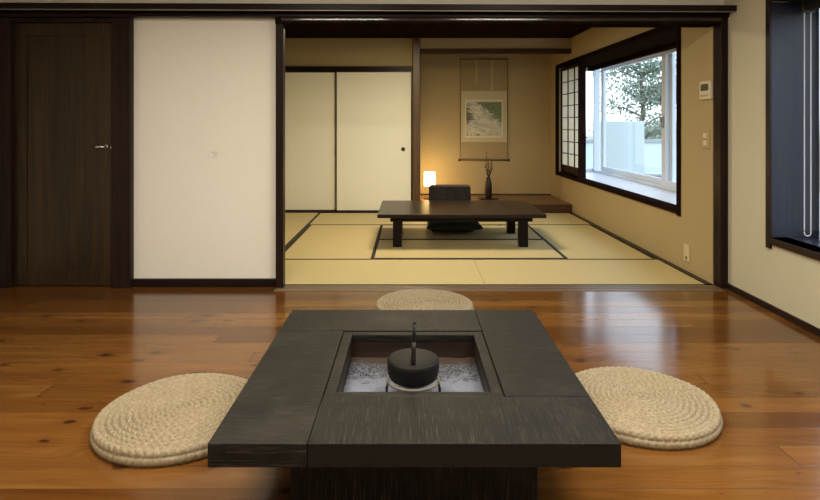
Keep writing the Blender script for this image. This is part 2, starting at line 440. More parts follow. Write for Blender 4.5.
# threshold with two grooves
bm = B()
box(bm, -1.05, 2.425, 4.42, 4.475, -.08, .004, .002); box(bm, -1.05, 2.425, 4.487, 4.522, -.08, .004, .002); box(bm, -1.05, 2.425, 4.534, 4.571, -.08, .004, .002); box(bm, -1.05, 2.425, 4.42, 4.57, -.08, -.006)
struct('trim_6', bm, M['sill'], 'weathered wooden threshold between board floor and tatami', 'threshold')
struct('floor_edge', box(B(), -3.45, -1.05, 4.42, 4.70, -.12, 0), M['floor'], 'cedar boards at the foot of the front wall', 'floor')
struct('floor_corner', box(B(), 2.425, 2.6, 4.42, 4.62, -.12, 0), M['floor'], 'cedar board end under the right post', 'floor')
# door
d = thing('door_1', 'dark brown wooden door with a flat recessed panel and chrome lever', 'door', (-2.735, 4.55, 0), kind='structure')
bm = B()
box(bm, -.575, -.395, -.05, .10, 0, 2.118, .004); box(bm, .395, .545, -.05, .10, 0, 2.118, .004); box(bm, -.395, .395, -.04, .10, 2.085, 2.118, .003)
obj('door_frame', bm, M['trim'], d)
leaf = obj('door_leaf', (lambda b: (box(b, -.395, -.30, 0, .04, .006, 2.085, .003), box(b, .31, .395, 0, .04, .006, 2.085, .003), box(b, -.30, .31, 0, .04, 1.985, 2.085, .003), box(b, -.30, .31, 0, .04, .006, .12, .003), b)[-1])(B()), M['door'], d)
obj('door_panel', box(B(), -.30, .31, .012, .03, .12, 1.985), M['door'], leaf)
hd = obj('door_handle', (lambda b: (tube(b, [(.335, -.055, 1.105), (.32, -.058, 1.107), (.29, -.058, 1.107), (.268, -.052, 1.096)], [.009, .010, .009, .006], 12), tube(b, [(.335, 0, 1.105), (.335, -.06, 1.105)], .009, 12), tube(b, [(.335, .0, 1.105), (.335, -.008, 1.105)], .018, 20), b)[-1])(B()), M['chrome'], leaf, smooth=True)
obj('latch_plate', tube(B(), [(.376, .0, 1.100), (.376, -.012, 1.100)], .011, 16), M['chrome'], leaf, smooth=True)
# narrow dark jamb between door frame and left wall: part of the frame is the post above

# window of the front room
w = thing('window_2', 'right-hand window with daylight-tinted blue reveal and dark brown frame', 'window', (2.485, 3.962, 0), kind='structure')
bm = B()
box(bm, -.018, .0, -.045 + .03, .03, wz0 - .075, wz1 + .06, .002); box(bm, -.018, 0, -2.26, -2.165, wz0 - .045, wz1 + .06, .002)
box(bm, -.018, .05, -2.2, -.015, wz0 - .045, wz0 - .002, .002); box(bm, -.018, .10, -2.2, -.015, wz1, wz1 + .06, .002)
obj('window_frame', bm, M['trimy'], w)
bm = B(); box(bm, 0, .335, -.0001, .03, wz0, wz1); box(bm, 0, .335, -2.23, -2.195, wz0, wz1)
obj('jamb', bm, M['navy'], w)
obj('sill_board', box(B(), 0, .40, -2.195, -.0001, wz0 - .03, wz0), M['navyy'], w)
obj('head_board', box(B(), .10, .40, -2.195, -.0001, wz1, wz1 + .03), M['trimy'], w)
bm = B()
for a, b in ((-.055, .0), (-1.12, -1.07), (-2.195, -2.14)): box(bm, .335, .385, a, b, wz0, wz1, .003)
box(bm, .335, .385, -2.195, 0, wz0, wz0 + .05, .003); box(bm, .335, .385, -2.195, 0, wz1 - .05, wz1, .003)
sa = obj('sash_frame', bm, M['alu'], w)
for a, b in ((-1.07, -.055), (-2.14, -1.12)): obj('pane', box(B(), .357, .363, a, b, wz0 + .05, wz1 - .05), M['glass'], sa)
# roller blind rolled up at the head, with its bead chain
rb = thing('roller_blind', 'rolled-up navy roller blind at the top of the right-hand window', 'blind', (2.485, 3.937, 0))
obj('roller', tube(B(), [(.215, -2.14, 2.085), (.215, -.05, 2.085)], .036, 20), M['blind'], rb, smooth=True)
obj('bracket', box(B(), .175, .255, -.05, -.035, 2.04, 2.125), M['dark_plastic'], rb)
bm = B()
zt, zb, x0, x1, yy = 2.085, .545, .198, .242, -.025
path = []
k = int((zt - zb) / .0115)
for i in range(k): path.append((x0, zt - i * .0115))
for i in range(7): a = PI + PI * i / 6; path.append(((x0 + x1) / 2 + .022 * math.cos(a), zb + .022 * math.sin(a)))
for i in range(k): path.append((x1, zb + (i + 1) * .0115))
for px, pz in path:
    bmesh.ops.create_icosphere(bm, subdivisions=1, radius=.0054, matrix=Matrix.Translation((px, yy, pz)))
tube(bm, [(p[0], yy, p[1]) for p in path], .0016, 5)
ch = obj('bead_chain', bm, M['bead_white'], rb, smooth=True); ch['label'] = 'long white bead chain'

# ------------------------------------------------------------------ tatami room shell
TC = 2.54
struct('floor_base', box(B(), -2.25, 2.6, 4.571, 8.55, -.15, -.055), M['sill'], 'wooden sub-floor under the tatami mats', 'floor')
bm = B()
for i in range(10):
    y0 = 4.66 + i * .42; box(bm, -2.3, 2.7, y0 + .003, min(y0 + .417, 8.52), TC, TC + .03, .004)
box(bm, -2.3, 2.7, 4.56, 9.6, TC + .03, TC + .08)
struct('ceiling_tatami_room', bm, M['board'], 'dark boarded ceiling of the tatami room', 'ceiling')
struct('wall_tatami_left', box(B(), -2.32, -2.2, 4.60, 8.55, -.15, TC), M['tan'], 'ochre wall on the left of the tatami room', 'wall')
struct('wall_inner', box(B(), -2.22, -1.05, 4.67, 4.69, 0, TC), M['tan'], 'ochre wall at the back of the white panel', 'wall')
struct('wall_inner_head', box(B(), -1.05, 2.6, 4.69, 4.71, 2.12, TC), M['tan'], 'ochre wall above the lintel inside the tatami room', 'wall')
YB = 8.38
bm = B(); box(bm, -2.22, .05, YB + .03, YB + .13, 2.0, TC); box(bm, -2.22, .05, YB + .10, YB + .16, -.05, 2.0)  # second box is unseen, added behind the sliding doors against leaking light
struct('wall_back', bm, M['tan'], 'ochre wall above the cream sliding doors', 'wall')
bm = B(); box(bm, -2.22, .04, YB - .03, YB + .09, 2.052, 2.125, .004)
struct('trim_7', bm, M['trimx'], 'dark lintel above the cream sliding doors', 'lintel')
struct('trim_8', box(B(), -2.22, .04, YB - .035, YB + .09, -.05, .012, .003), M['trimx'], 'dark threshold under the cream sliding doors', 'threshold')
struct('trim_9', box(B(), .035, .15, 8.335, 8.46, 0, TC, .012), M['post'], 'warm brown alcove post beside the sliding doors', 'post')
# fusuma
def fusuma(name, x0, x1, y0, label, hx):
    f = thing(name, label, 'sliding door', ((x0 + x1) / 2, y0, .012), kind='structure')
    hw = (x1 - x0) / 2; H = 2.04
    bm = B()
    box(bm, -hw, -hw + .02, 0, .028, 0, H, .003); box(bm, hw - .02, hw, 0, .028, 0, H, .003)
    box(bm, -hw + .02, hw - .02, 0, .028, 0, .018, .002); box(bm, -hw + .02, hw - .02, 0, .028, H - .014, H, .002)
    obj('door_frame', bm, M['black'], f)
    p = obj('paper_panel', box(B(), -hw + .02, hw - .02, .005, .023, .018, H - .014), M['fusuma'], f)
    if hx is not None:
        bm = B(); lathe(bm, [(0, .004), (.020, .004), (.022, .008), (.028, .008), (.030, 0)], 28)
        bmesh.ops.rotate(bm, verts=bm.verts[:], matrix=Matrix.Rotation(PI / 2, 3, 'X')); bmesh.ops.translate(bm, verts=bm.verts[:], vec=(hx - (x0 + x1) / 2, .005, .905))
        obj('door_pull', bm, M['black'], f, smooth=True)
    return f
fusuma('door_2', -1.085, .033, YB - .018, 'right cream sliding door with a round black pull', -.10)
fusuma('door_3', -2.215, -1.07, YB + .022, 'left cream sliding door, no pull in view', None)
# alcove
AY = 9.52
struct('wall_alcove_back', box(B(), -.05, 2.75, AY, AY + .1, 0, 2.8), M['tan'], 'ochre back wall of the alcove behind the hanging scroll', 'wall')
struct('wall_alcove_left', box(B(), -.05, .06, 8.46, AY, 0, 2.8), M['tan'], 'ochre left side wall of the alcove', 'wall')
struct('ceiling_alcove', box(B(), -.05, 2.75, 8.5, AY + .1, 2.8, 2.86), M['board'], 'dark ceiling hidden inside the alcove', 'ceiling')
struct('wall_alcove_head', box(B(), .15, xr(8.43), 8.40, 8.47, 2.38, TC + .3), M['tan'], 'narrow ochre wall above the alcove beam', 'wall')
struct('trim_10', box(B(), .15, xr(8.42), 8.375, 8.475, 2.312, 2.385, .004), M['beam'], 'reddish brown beam across the top of the alcove', 'beam')
bm = prism(B(), [(.06, 8.36), (xr(8.36), 8.36), (xr(AY), AY), (.06, AY)], .085, .115)
fl = struct('floor_alcove', bm, M['toko'], 'raised brown wooden floor of the alcove', 'floor')
o = obj('front_rail', box(B(), .15, xr(8.35), 8.33, 8.37, -.055, .116, .004), M['tokof'], fl)
struct('trim_11', box(B(), .06, xr(AY) - .0, AY - .012, AY, .115, .130), M['beam'], 'thin brown strip at the foot of the alcove wall', 'trim')

# right wall with bay window: opening y .55..4.52, z .515..2.19
oy0, oy1, oz0, oz1 = .555, 4.55, .525, 2.185
bm = B()
box(bm, 0, .10, 0, oy0, 0, 2.8); box(bm, 0, .10, oy1, AY - RY + .05, 0, 2.8); box(bm, 0, .10, oy0, oy1, -.06, oz0); box(bm, 0, .10, oy0, oy1, oz1, 2.8)
struct('wall_tatami_right', bm, M['tan'], 'ochre wall on the right of the tatami room with the bay window', 'wall', (RX, RY, 0), RT)
struct('baseboard_tatami', box(B(), -.055, -.001, 0.0, 3.735, -.055, .006), M['trimy'], 'dark strip along the mats at the foot of the right wall', 'baseboard', (RX, RY, 0), RT)
w = thing('window_1', 'wide bay window with pale sliding sashes in the tatami room', 'window', (RX, RY, 0), RT, kind='structure')
bm = B()
box(bm, -.02, .03, oy0 - .04, oy0 + .01, oz0 - .06, oz1 + .035, .003); box(bm, -.02, .03, oy1 - .01, oy1 + .02, oz0 - .045, oz1 + .035, .003)
box(bm, -.02, .05, oy0 - .01, oy1 + .01, oz0 - .045, oz0 + .004, .003); box(bm, -.02, .05, oy0 - .01, oy1 + .01, oz1 - .02, oz1 + .035, .003)
box(bm, .0, .10, 3.43, 3.47, oz0, oz1)
obj('window_frame', bm, M['trimd'], w)
BD = .58
obj('head_board', box(B(), .05, BD + .11, oy0, oy1, oz1 - .005, oz1 + .03), M['board'], w)
obj('blind_box', box(B(), BD - .09, BD - .005, oy0 + .002, oy1 - .002, oz1 - .055, oz1 - .006, .004), M['board'], w)
obj('sill_board', box(B(), .05, BD + .11, oy0, oy1, oz0 - .03, oz0), M['bay'], w)
obj('jamb', box(B(), .10, BD + .11, oy0 - .03, oy0, oz0 - .03, oz1 + .03), M['bay'], w)
bm = B(); box(bm, .10, .15, oy1, oy1 + .04, oz0 - .03, oz1 + .03); box(bm, BD + .05, BD + .10, oy1, oy1 + .04, oz0 - .03, oz1 + .03)
box(bm, .15, BD + .05, oy1, oy1 + .04, oz0 - .03, oz0 + .05); box(bm, .15, BD + .05, oy1, oy1 + .04, oz1 - .06, oz1 + .03)
sd = obj('side_sash', bm, M['alu'], w)
obj('pane', box(B(), .15, BD + .05, oy1 + .017, oy1 + .023, oz0 + .05, oz1 - .06), M['glass'], sd)
bm = B()
box(bm, BD, BD + .10, oy0, oy0 + .03, oz0, oz1, .002); box(bm, BD, BD + .10, oy1 - .03, oy1, oz0, oz1, .002)
box(bm, BD, BD + .10, oy0, oy1, oz0, oz0 + .03, .002); box(bm, BD, BD + .10, oy0, oy1, oz1 - .03, oz1, .002)
obj('outer_frame', bm, M['alu'], w)
def sash(x, a, b):
    bm = B(); z0, z1 = oz0 + .03, oz1 - .03
    dp = .044
    box(bm, x, x + dp, a, a + .10, z0, z1, .003); box(bm, x, x + dp, b - .10, b, z0, z1, .003)
    box(bm, x, x + dp, a + .1, b - .1, z0, z0 + .075, .003); box(bm, x, x + dp, a + .1, b - .1, z1 - .055, z1, .003)
    s = obj('sash', bm, M['alu'], w)
    obj('pane', box(B(), x + .019, x + .025, a + .08, b - .08, z0 + .07, z1 - .05), M['glass'], s)
    return s
s1 = sash(BD + .052, 2.0, oy1 - .03 - .18)
s2 = sash(BD + .004, oy0 + .03, 2.17)
bm = B(); box(bm, BD - .02, BD + .004, 2.10, 2.15, 1.24, 1.37, .006); tube(bm, [(BD - .012, 2.13, 1.30), (BD - .03, 2.13, 1.315), (BD - .034, 2.13, 1.37)], .008, 10)
obj('latch', bm, M['grille'], s2)
s3 = obj('fixed_pane', box(B(), BD + .07, BD + .076, oy1 - .21, oy1 - .03, oz0 + .03, oz1 - .03), M['glass'], w)
# shoji slid to the far end of the bay
sh = thing('shoji_screen', 'narrow shoji paper screen at the far end of the bay window', 'screen', (RX, RY, 0), RT)
a, b, z0, z1 = 3.475, oy1 - .012, oz0 + .006, oz1 - .022
bm = B(); box(bm, .055, .085, a, a + .045, z0, z1, .002); box(bm, .055, .085, b - .035, b, z0, z1, .002); box(bm, .055, .085, a + .045, b - .05, z1 - .05, z1, .002); box(bm, .055, .085, a + .045, b - .05, z0, z0 + .12, .002)
obj('screen_frame', bm, M['trim'], sh)
bm = B()
for i in range(1, 3): y = a + .045 + (b - a - .095) * i / 3; box(bm, .056, .072, y - .006, y + .006, z0 + .12, z1 - .05)
for i in range(1, 8): z = z0 + .12 + (z1 - z0 - .17) * i / 8; box(bm, .0565, .0715, a + .045, b - .05, z - .006, z + .006)
obj('lattice', bm, M['trim'], sh)
obj('paper', box(B(), .073, .0745, a + .04, b - .045, z0 + .115, z1 - .045), M['shoji'], sh)

# wall plates on the ochre right wall
t = thing('wall_thermostat', 'small ivory control panel with a grey screen, high on the ochre wall', 'thermostat', rw(0, .078, 1.560), RT)
obj('body', box(B(), -.022, 0, -.085, .085, -.075, .075, .005), M['plastic'], t)
obj('screen', box(B(), -.024, -.0215, -.055, .06, -.005, .05), M['lcd'], t)
for i in range(3): obj('button', box(B(), -.026, -.0215, -.05 + i * .04, -.025 + i * .04, -.05, -.035, .001), M['plate'], t)
t = thing('light_switch', 'beige plate with two white rocker switches below the control panel', 'switch', rw(0, .095, 1.16), RT)
obj('plate', box(B(), -.008, 0, -.06, .06, -.075, .075, .003), M['plate'], t)
for z in (-.032, .026): obj('rocker', box(B(), -.014, -.007, -.025, .025, z - .02, z + .022, .003), M['plastic'], t)
t = thing('wall_socket', 'low wall socket plate near the floor under the bay window end', 'socket', rw(0, .40, .165), RT)
obj('plate', box(B(), -.012, 0, -.045, .045, -.07, .07, .004), M['socket'], t)
obj('socket_insert', box(B(), -.014, -.009, -.014, .014, -.055, -.03, .002), M['dark_plastic'], t)

# ------------------------------------------------------------------ tatami mats
def mat_(x0, x1, y0, y1, along, label, x1b=None):
    """x1b: right edge at the far side when the wall runs off square"""
    x1b = x1 if x1b is None else x1b
    g = .0015; H = .034
    t = thing('tatami_mat', label, 'tatami mat', ((x0 + x1) / 2, (y0 + y1) / 2, -.055), group='tatami mats')
    cx, cy = (x0 + x1) / 2, (y0 + y1) / 2
    q = [(x0 + g, y0 + g), (x1 - g, y0 + g), (x1b - g, y1 - g), (x0 + g, y1 - g)]
    q = [(x - cx, y - cy) for x, y in q]
    obj('rush_cover', prism(B(), q, 0, .055), M['tatx' if along == 'X' else 'taty'], t)
    def lerp(p, r, f): return (p[0] + (r[0] - p[0]) * f, p[1] + (r[1] - p[1]) * f)
    if along == 'X':
        f = H / (y1 - y0)
        st = [[q[0], q[1], lerp(q[1], q[2], f), lerp(q[0], q[3], f)], [lerp(q[0], q[3], 1 - f), lerp(q[1], q[2], 1 - f), q[2], q[3]]]
    else:
        f = H / (x1 - x0)
        st = [[q[0], lerp(q[0], q[1], f), lerp(q[3], q[2], f), q[3]], [lerp(q[0], q[1], 1 - f), q[1], q[2], lerp(q[3], q[2], 1 - f)]]
    for s in st: obj('border', prism(B(), s, .0545, .0565), M['heri'], t)
    return t
X0, X1, X2, X3 = -2.2, -1.285, -.342, 1.475
Y0, Y1, Y2, Y3, Y4 = 4.572, 5.48, 6.40, 7.32, 8.33
RE = -.056
mat_(X0, X1, Y0 + .1, Y2, 'Y', 'tatami mat at the left edge nearest the white wall panel, mostly hidden')
mat_(X0, X1, Y2, Y4, 'Y', 'tatami mat at the left edge in front of the left sliding door')
mat_(X1, .6, Y0, Y1, 'X', 'front tatami mat along the threshold, left of the short middle joint')
mat_(.6, xr(Y0) + RE, Y0, Y1, 'X', 'front tatami mat along the threshold, right of the short middle joint', xr(Y1) + RE)
mat_(X1, X2, Y1, Y3, 'Y', 'lengthwise tatami mat left of the low table with empty top')
mat_(X2, X3, Y1, Y2, 'X', 'tatami mat under the front legs of the low table')
mat_(X2, X3, Y2, Y3, 'X', 'tatami mat under the back legs of the low table')
mat_(X3, xr(Y1) + RE, Y1, Y3, 'Y', 'lengthwise tatami mat below the bay window, right of the low table', xr(Y3) + RE)
mat_(X1, .55, Y3, Y4, 'X', 'back tatami mat in front of the right sliding door')
mat_(.55, xr(Y3) + RE, Y3, Y4, 'X', 'back tatami mat in front of the alcove step', xr(Y4) + RE)

# ------------------------------------------------------------------ low table in the tatami room
lt = thing('low_table', 'low dark walnut table standing on the tatami', 'table', (.535, 6.47, 0))
hx, hy, ht = .872, .545, .352
obj('tabletop', box(B(), -hx, hx, -hy, hy, ht - .038, ht, .005), M['lowtop'], lt)
bm = B(); box(bm, -hx + .13, hx - .13, -hy + .065, -hy + .09, ht - .085, ht - .038); box(bm, -hx + .13, hx - .13, hy - .13, hy - .105, ht - .085, ht - .038)
box(bm, -hx + .135, -hx + .16, -hy + .09, hy - .13, ht - .085, ht - .038); box(bm, hx - .16, hx - .135, -hy + .09, hy - .13, ht - .085, ht - .038)
obj('apron', bm, M['lowleg'], lt)
for sx in (-1, 1):
    for sy in (-1, 1):
        cx, cy = sx * .660 - .008, -.425 if sy < 0 else .30
        obj('leg', box(B(), cx - .046, cx + .046, cy - .05, cy + .05, .0015, ht - .038, .005), M['lowleg'], lt)

# floor chair and its cushion behind the table
zc = thing('floor_chair', 'legless floor chair with black ribbed backrest behind the low table', 'chair', (.51, 7.12, .002))
obj('seat', box(B(), -.25, .25, -.26, .20, 0, .018, .006), M['zaisu'], zc)
def backrest(bm, u0, u1, z0, z1, off, th, ribs=0, nx=60, nz=10, corner=.0):
    front = []; back = []
    for j in range(nz + 1):
        z = z0 + (z1 - z0) * j / nz; rf = []; rb_ = []
        for i in range(nx + 1):
            u = u0 + (u1 - u0) * i / nx
            zz = z
            if corner and j > nz - 4:
                e = max(0., abs(u) - (max(abs(u0), abs(u1)) - corner)) / corner
                zz = z - corner * .5 * (1 - math.sqrt(max(0., 1 - e * e))) * (1 - (nz - j) / 4)
            y = .20 + .10 * (zz / .5) ** 1.2 - .35 * u * u + off
            d = (.003 * abs(math.sin(u / .04 * PI)) if ribs else 0)
            rf.append(bm.verts.new((u, y - d, zz))); rb_.append(bm.verts.new((u, y + th, zz)))
        front.append(rf); back.append(rb_)
    for j in range(nz):
        for i in range(nx):
            bm.faces.new((front[j][i], front[j][i + 1], front[j + 1][i + 1], front[j + 1][i])); bm.faces.new((back[j][i + 1], back[j][i], back[j + 1][i], back[j + 1][i + 1]))
        bm.faces.new((front[j][0], front[j + 1][0], back[j + 1][0], back[j][0])); bm.faces.new((front[j + 1][nx], front[j][nx], back[j][nx], back[j + 1][nx]))
    for i in range(nx):
        bm.faces.new((front[nz][i], front[nz][i + 1], back[nz][i + 1], back[nz][i])); bm.faces.new((front[0][i + 1], front[0][i], back[0][i], back[0][i + 1]))
    bmesh.ops.recalc_face_normals(bm, faces=bm.faces[:])
    return bm
obj('backrest', backrest(B(), -.268, .268, .0, .485, 0, .018, ribs=1, nx=160, corner=.05), M['zaisu'], zc)
obj('top_rail', backrest(B(), -.268, .268, .478, .502, -.004, .026, nx=40, nz=5, corner=.05), M['zrim'], zc)
# zabuton
bm = B(); N = 28; hs = .335
top = []; bot = []
for j in range(N + 1):
    rt = []; rbm = []
    for i in range(N + 1):
        u = -1 + 2 * i / N; v = -1 + 2 * j / N
        pin = 1 - .07 * ((1 - u * u) * (abs(v) ** 3) + (1 - v * v) * (abs(u) ** 3))
        x, y = u * hs * pin, v * hs * pin
        h = (max(0, (1 - u ** 4) * (1 - v ** 4))) ** .45
        wr = .006 * noise.noise(Vector((x * 9, y * 9, 1)))
        rt.append(bm.verts.new((x, y, .055 + .055 * h + wr * h)))
        rbm.append(bm.verts.new((x, y, .052 - .05 * h ** .7)) if 0 < i < N and 0 < j < N else rt[-1])
    top.append(rt); bot.append(rbm)
for j in range(N):
    for i in range(N):
        bm.faces.new((top[j][i], top[j][i + 1], top[j + 1][i + 1], top[j + 1][i]))
        f = [bot[j][i], bot[j + 1][i], bot[j + 1][i + 1], bot[j][i + 1]]
        try: bm.faces.new(f)
        except ValueError: pass
bmesh.ops.recalc_face_normals(bm, faces=bm.faces[:])
o = obj('floor_cushion', bm, M['cushion'], None, (.525, 7.02, .0215), 0, True)
tag(o, 'dark square stuffed cushion on the legless floor chair', 'cushion')

# ------------------------------------------------------------------ alcove things
AZ = .115
la = thing('table_lamp', 'glowing paper lamp at the left end of the alcove', 'lamp', (.307, 9.0, AZ))
obj('base', lathe(B(), [(0, 0), (.10, 0), (.10, .014), (.03, .022), (0, .022)], 32), M['tokof'], la, smooth=False)
obj('stem', tube(B(), [(0, 0, .018), (0, 0, .20)], .013, 12), M['dark_plastic'], la)
obj('lamp_shade', lathe(B(), [(.0, .20), (.078, .20), (.084, .21), (.084, .405), (.078, .415), (0, .415)], 32), M['paper_lamp'], la, smooth=True)
ty = thing('display_tray', 'flat dark lacquer tray under the bronze vase in the alcove', 'tray', (1.232, 9.0, AZ))
obj('board', box(B(), -.15, .15, -.10, .10, .006, .016, .003), M['tray'], ty)
for sx in (-1, 1): obj('foot', box(B(), sx * .11 - .012, sx * .11 + .012, -.09, .09, 0, .006), M['tray'], ty)
o = obj('flower_vase', lathe(B(), [(0, 0), (.046, 0), (.052, .012), (.055, .06), (.057, .15), (.053, .22), (.040, .27), (.030, .30), (.034, .32), (.029, .32), (.025, .30), (.031, .25), (0, .20)], 32), M['bronze'], None, (1.227, 9.0, AZ + .016), 0, True)
tag(o, 'slender dark bronze vase standing on the tray in the alcove', 'vase')
bm = B(); rnd = random.Random(5)
for k in range(9):
    a = rnd.uniform(0, 2 * PI); lean = rnd.uniform(.01, .075); L = rnd.uniform(.16, .33) if k else .41
    p = [Vector((.008 * math.cos(a), .008 * math.sin(a), .298))]
    m_ = 7
    for i in range(1, m_ + 1):
        f = i / m_
        p.append(Vector((math.cos(a) * lean * f ** .8 + rnd.uniform(-.007, .007), math.sin(a) * lean * f + rnd.uniform(-.007, .007), .298 + (L) * f)))
    tube(bm, p, [.0062 - .0040 * i / m_ for i in range(m_ + 1)], 6)
    for i in range(2, m_ + 1):
        q = p[i]; b2 = rnd.uniform(0, 2 * PI)
        bmesh.ops.create_icosphere(bm, subdivisions=1, radius=rnd.uniform(.005, .010), matrix=Matrix.Translation(q + Vector((.006 * math.cos(b2), .006 * math.sin(b2), 0))) @ Matrix.Diagonal((.8, .8, 1.5, 1)))
o = obj('twig_arrangement', bm, M['twig'], None, (1.227, 9.0, AZ + .016)); tag(o, 'thin budded twigs rising out of the bronze vase', 'twigs')
# hanging scroll, back wall AY
sc = thing('hanging_scroll', 'hanging scroll with a misty landscape painting on the alcove wall', 'scroll', (1.222, AY - .012, 0))
def zy(y): return 1.285 + (124 - y) * (AY - .012) / 575
W2 = .392
obj('mount', box(B(), -W2, W2, -.002, .002, zy(158.5), zy(60)), M['silk_tan'], sc)
bm = B(); box(bm, -W2 - .004, -W2 + .006, -.0035, .002, zy(158.5), zy(60)); box(bm, W2 - .006, W2 + .004, -.0035, .002, zy(158.5), zy(60))
obj('edge_strip', bm, M['silk_line'], sc)
obj('middle_band', box(B(), -W2 + .018, W2 - .012, -.004, -.002, zy(142), zy(91)), M['silk_ivory'], sc)
obj('inner_border', box(B(), -.312, .312, -.0055, -.004, zy(137.5), zy(99.5)), M['silk_pale'], sc)
obj('painting', box(B(), -.292, .292, -.0072, -.0055, zy(135.5), zy(102)), M['paint'], sc)
for cx, ly in ((-.125, 84), (.135, 90.5)): obj('ribbon', box(B(), cx - .018, cx + .018, -.0052, -.003, zy(ly), zy(60)), M['ribbon'], sc)
obj('top_rod', tube(B(), [(-W2 - .006, 0, zy(59.5)), (W2 + .006, 0, zy(59.5))], .011, 12), M['silk_line'], sc, smooth=True)
ro = obj('roller', tube(B(), [(-W2 - .005, -.012, zy(160)), (W2 + .005, -.012, zy(160))], .013, 14), M['silk_line'], sc, smooth=True)
for s in (-1, 1):
    obj('roller_knob', tube(B(), [(s * (W2 + .003), -.012, zy(160)), (s * (W2 + .028), -.012, zy(160))], .020, 16), M['bronze'], ro)
bm = B(); tube(bm, [(-.13, 0, zy(59)), (0, 0, zy(57.3)), (.13, 0, zy(59))], .003, 6)
obj('cord', bm, M['silk_line'], sc)

# ------------------------------------------------------------------ hearth table
TX, TY, TH, HF, OP = .013, 2.30, .345, .609, .315
it = thing('hearth_table', 'big square black hearth table with a sunken ash pit in the middle', 'table', (TX, TY, 0))
zl = TH - .071; g = .0009; bv = .0025
obj('plank', box(B(), -HF, -OP - g, -HF, OP - g, zl, TH, bv), M['ebx'], it)
obj('plank', box(B(), -HF, OP - g, OP + g, HF, zl, TH, bv), M['eby'], it)
obj('plank', box(B(), OP + g, HF, -OP + g, HF, zl, TH, bv), M['ebx'], it)
obj('plank', box(B(), -OP + g, HF, -HF, -OP - g, zl, TH, bv), M['eby'], it)
IN = .272; O = OP - .002
bm = B(); zt = TH - .0035
box(bm, -O, -IN, -O, O, zt - .03, zt, .003); box(bm, IN, O, -O, O, zt - .03, zt, .003); box(bm, -IN, IN, IN, O, zt - .03, zt, .003); box(bm, -IN, IN, -O, -IN, zt - .03, zt, .003)
obj('pit_rim', bm, M['ebx'], it)
bm = B(); ins = IN + .006
box(bm, -ins - .02, -ins, -ins, ins, .18, zt - .03); box(bm, ins, ins + .02, -ins, ins, .18, zt - .03); box(bm, -ins - .02, ins + .02, ins, ins + .02, .18, zt - .03); box(bm, -ins - .02, ins + .02, -ins - .02, -ins, .18, zt - .03)
box(bm, -ins, ins, -ins, ins, .18, .19)
obj('pit_lining', bm, M['lining'], it)
bs = .408
bm = B(); box(bm, -bs, bs, -bs, -bs + .03, 0, zl, .004); box(bm, -bs, bs, bs - .03, bs, 0, zl, .004); box(bm, -bs, -bs + .03, -bs + .03, bs - .03, 0, zl, .004); box(bm, bs - .03, bs, -bs + .03, bs - .03, 0, zl, .004)
obj('base', bm, M['ebz'], it)
# ash
bm = B(); N = 70; A = ins - .002
vs = [[bm.verts.new((-A + 2 * A * i / N, -A + 2 * A * j / N, 0)) for i in range(N + 1)] for j in range(N + 1)]
for row in vs:
    for v in row:
        x, y = v.co.x, v.co.y
        v.co.z = .240 + .008 * noise.noise(Vector((x * 7, y * 7, 3))) + .004 * noise.noise(Vector((x * 30, y * 30, 5)))
for j in range(N):
    for i in range(N): bm.faces.new((vs[j][i], vs[j][i + 1], vs[j + 1][i + 1], vs[j + 1][i]))
r = bmesh.ops.extrude_face_region(bm, geom=bm.faces[:])
for v in [e for e in r['geom'] if isinstance(e, bmesh.types.BMVert)]: v.co.z = .191
bmesh.ops.recalc_face_normals(bm, faces=bm.faces[:])
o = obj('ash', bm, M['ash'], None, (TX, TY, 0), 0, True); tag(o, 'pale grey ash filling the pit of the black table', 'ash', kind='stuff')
# trivet
KX, KY = .012, 2.205
tv = thing('kettle_trivet', 'pale iron ring trivet standing in the ash under the pot', 'trivet', (KX, KY, 0))
rr = .097
obj('ring', tube(B(), [(rr * math.cos(2 * PI * i / 48), rr * math.sin(2 * PI * i / 48), 0.307) for i in range(48)], .0055, 10, True), M['trivet'], tv, smooth=True)
for a in (200, 340, 90):
    a = math.radians(a); c, s = math.cos(a), math.sin(a)
    obj('leg', tube(B(), [(c * (rr + .004), s * (rr + .004), .312), (c * (rr + .009), s * (rr + .009), .29), (c * (rr + .010), s * (rr + .010), .252)], .005, 8), M['rod'], tv, smooth=True)
kt = thing('iron_pot', 'round black cast iron pot with upright handle over the ash', 'pot', (KX, KY, .3035))
obj('body', lathe(B(), [(0, .001), (.06, .002), (.078, .005), (.089, .012), (.0955, .026), (.099, .045), (.0995, .068), (.0985, .081), (.096, .0845), (.094, .0845), (.094, .081), (0, .081)], 64), M['iron'], kt, smooth=True)
lid = obj('lid', lathe(B(), [(0, .0815), (.0925, .0815), (.0925, .085), (.089, .0865), (.03, .088), (.014, .088), (0, .088)], 64), M['iron'], kt, smooth=True)
bm = B(); tube(bm, [(0.000, -.065, .084), (0.000, -.065, .10), (.0015, -.064, .142), (.002, -.063, .17)], [.0095, .009, .0085, .0075], 12)
tube(bm, [(.002, -.063, .168), (.003, -.061, .205), (.005, -.06, .238)], [.0068, .0068, .0062], 10)
bmesh.ops.create_uvsphere(bm, u_segments=12, v_segments=8, radius=.0075, matrix=Matrix.Translation((.005, -.06, .240)))
obj('handle', bm, M['rod'], lid, smooth=True)

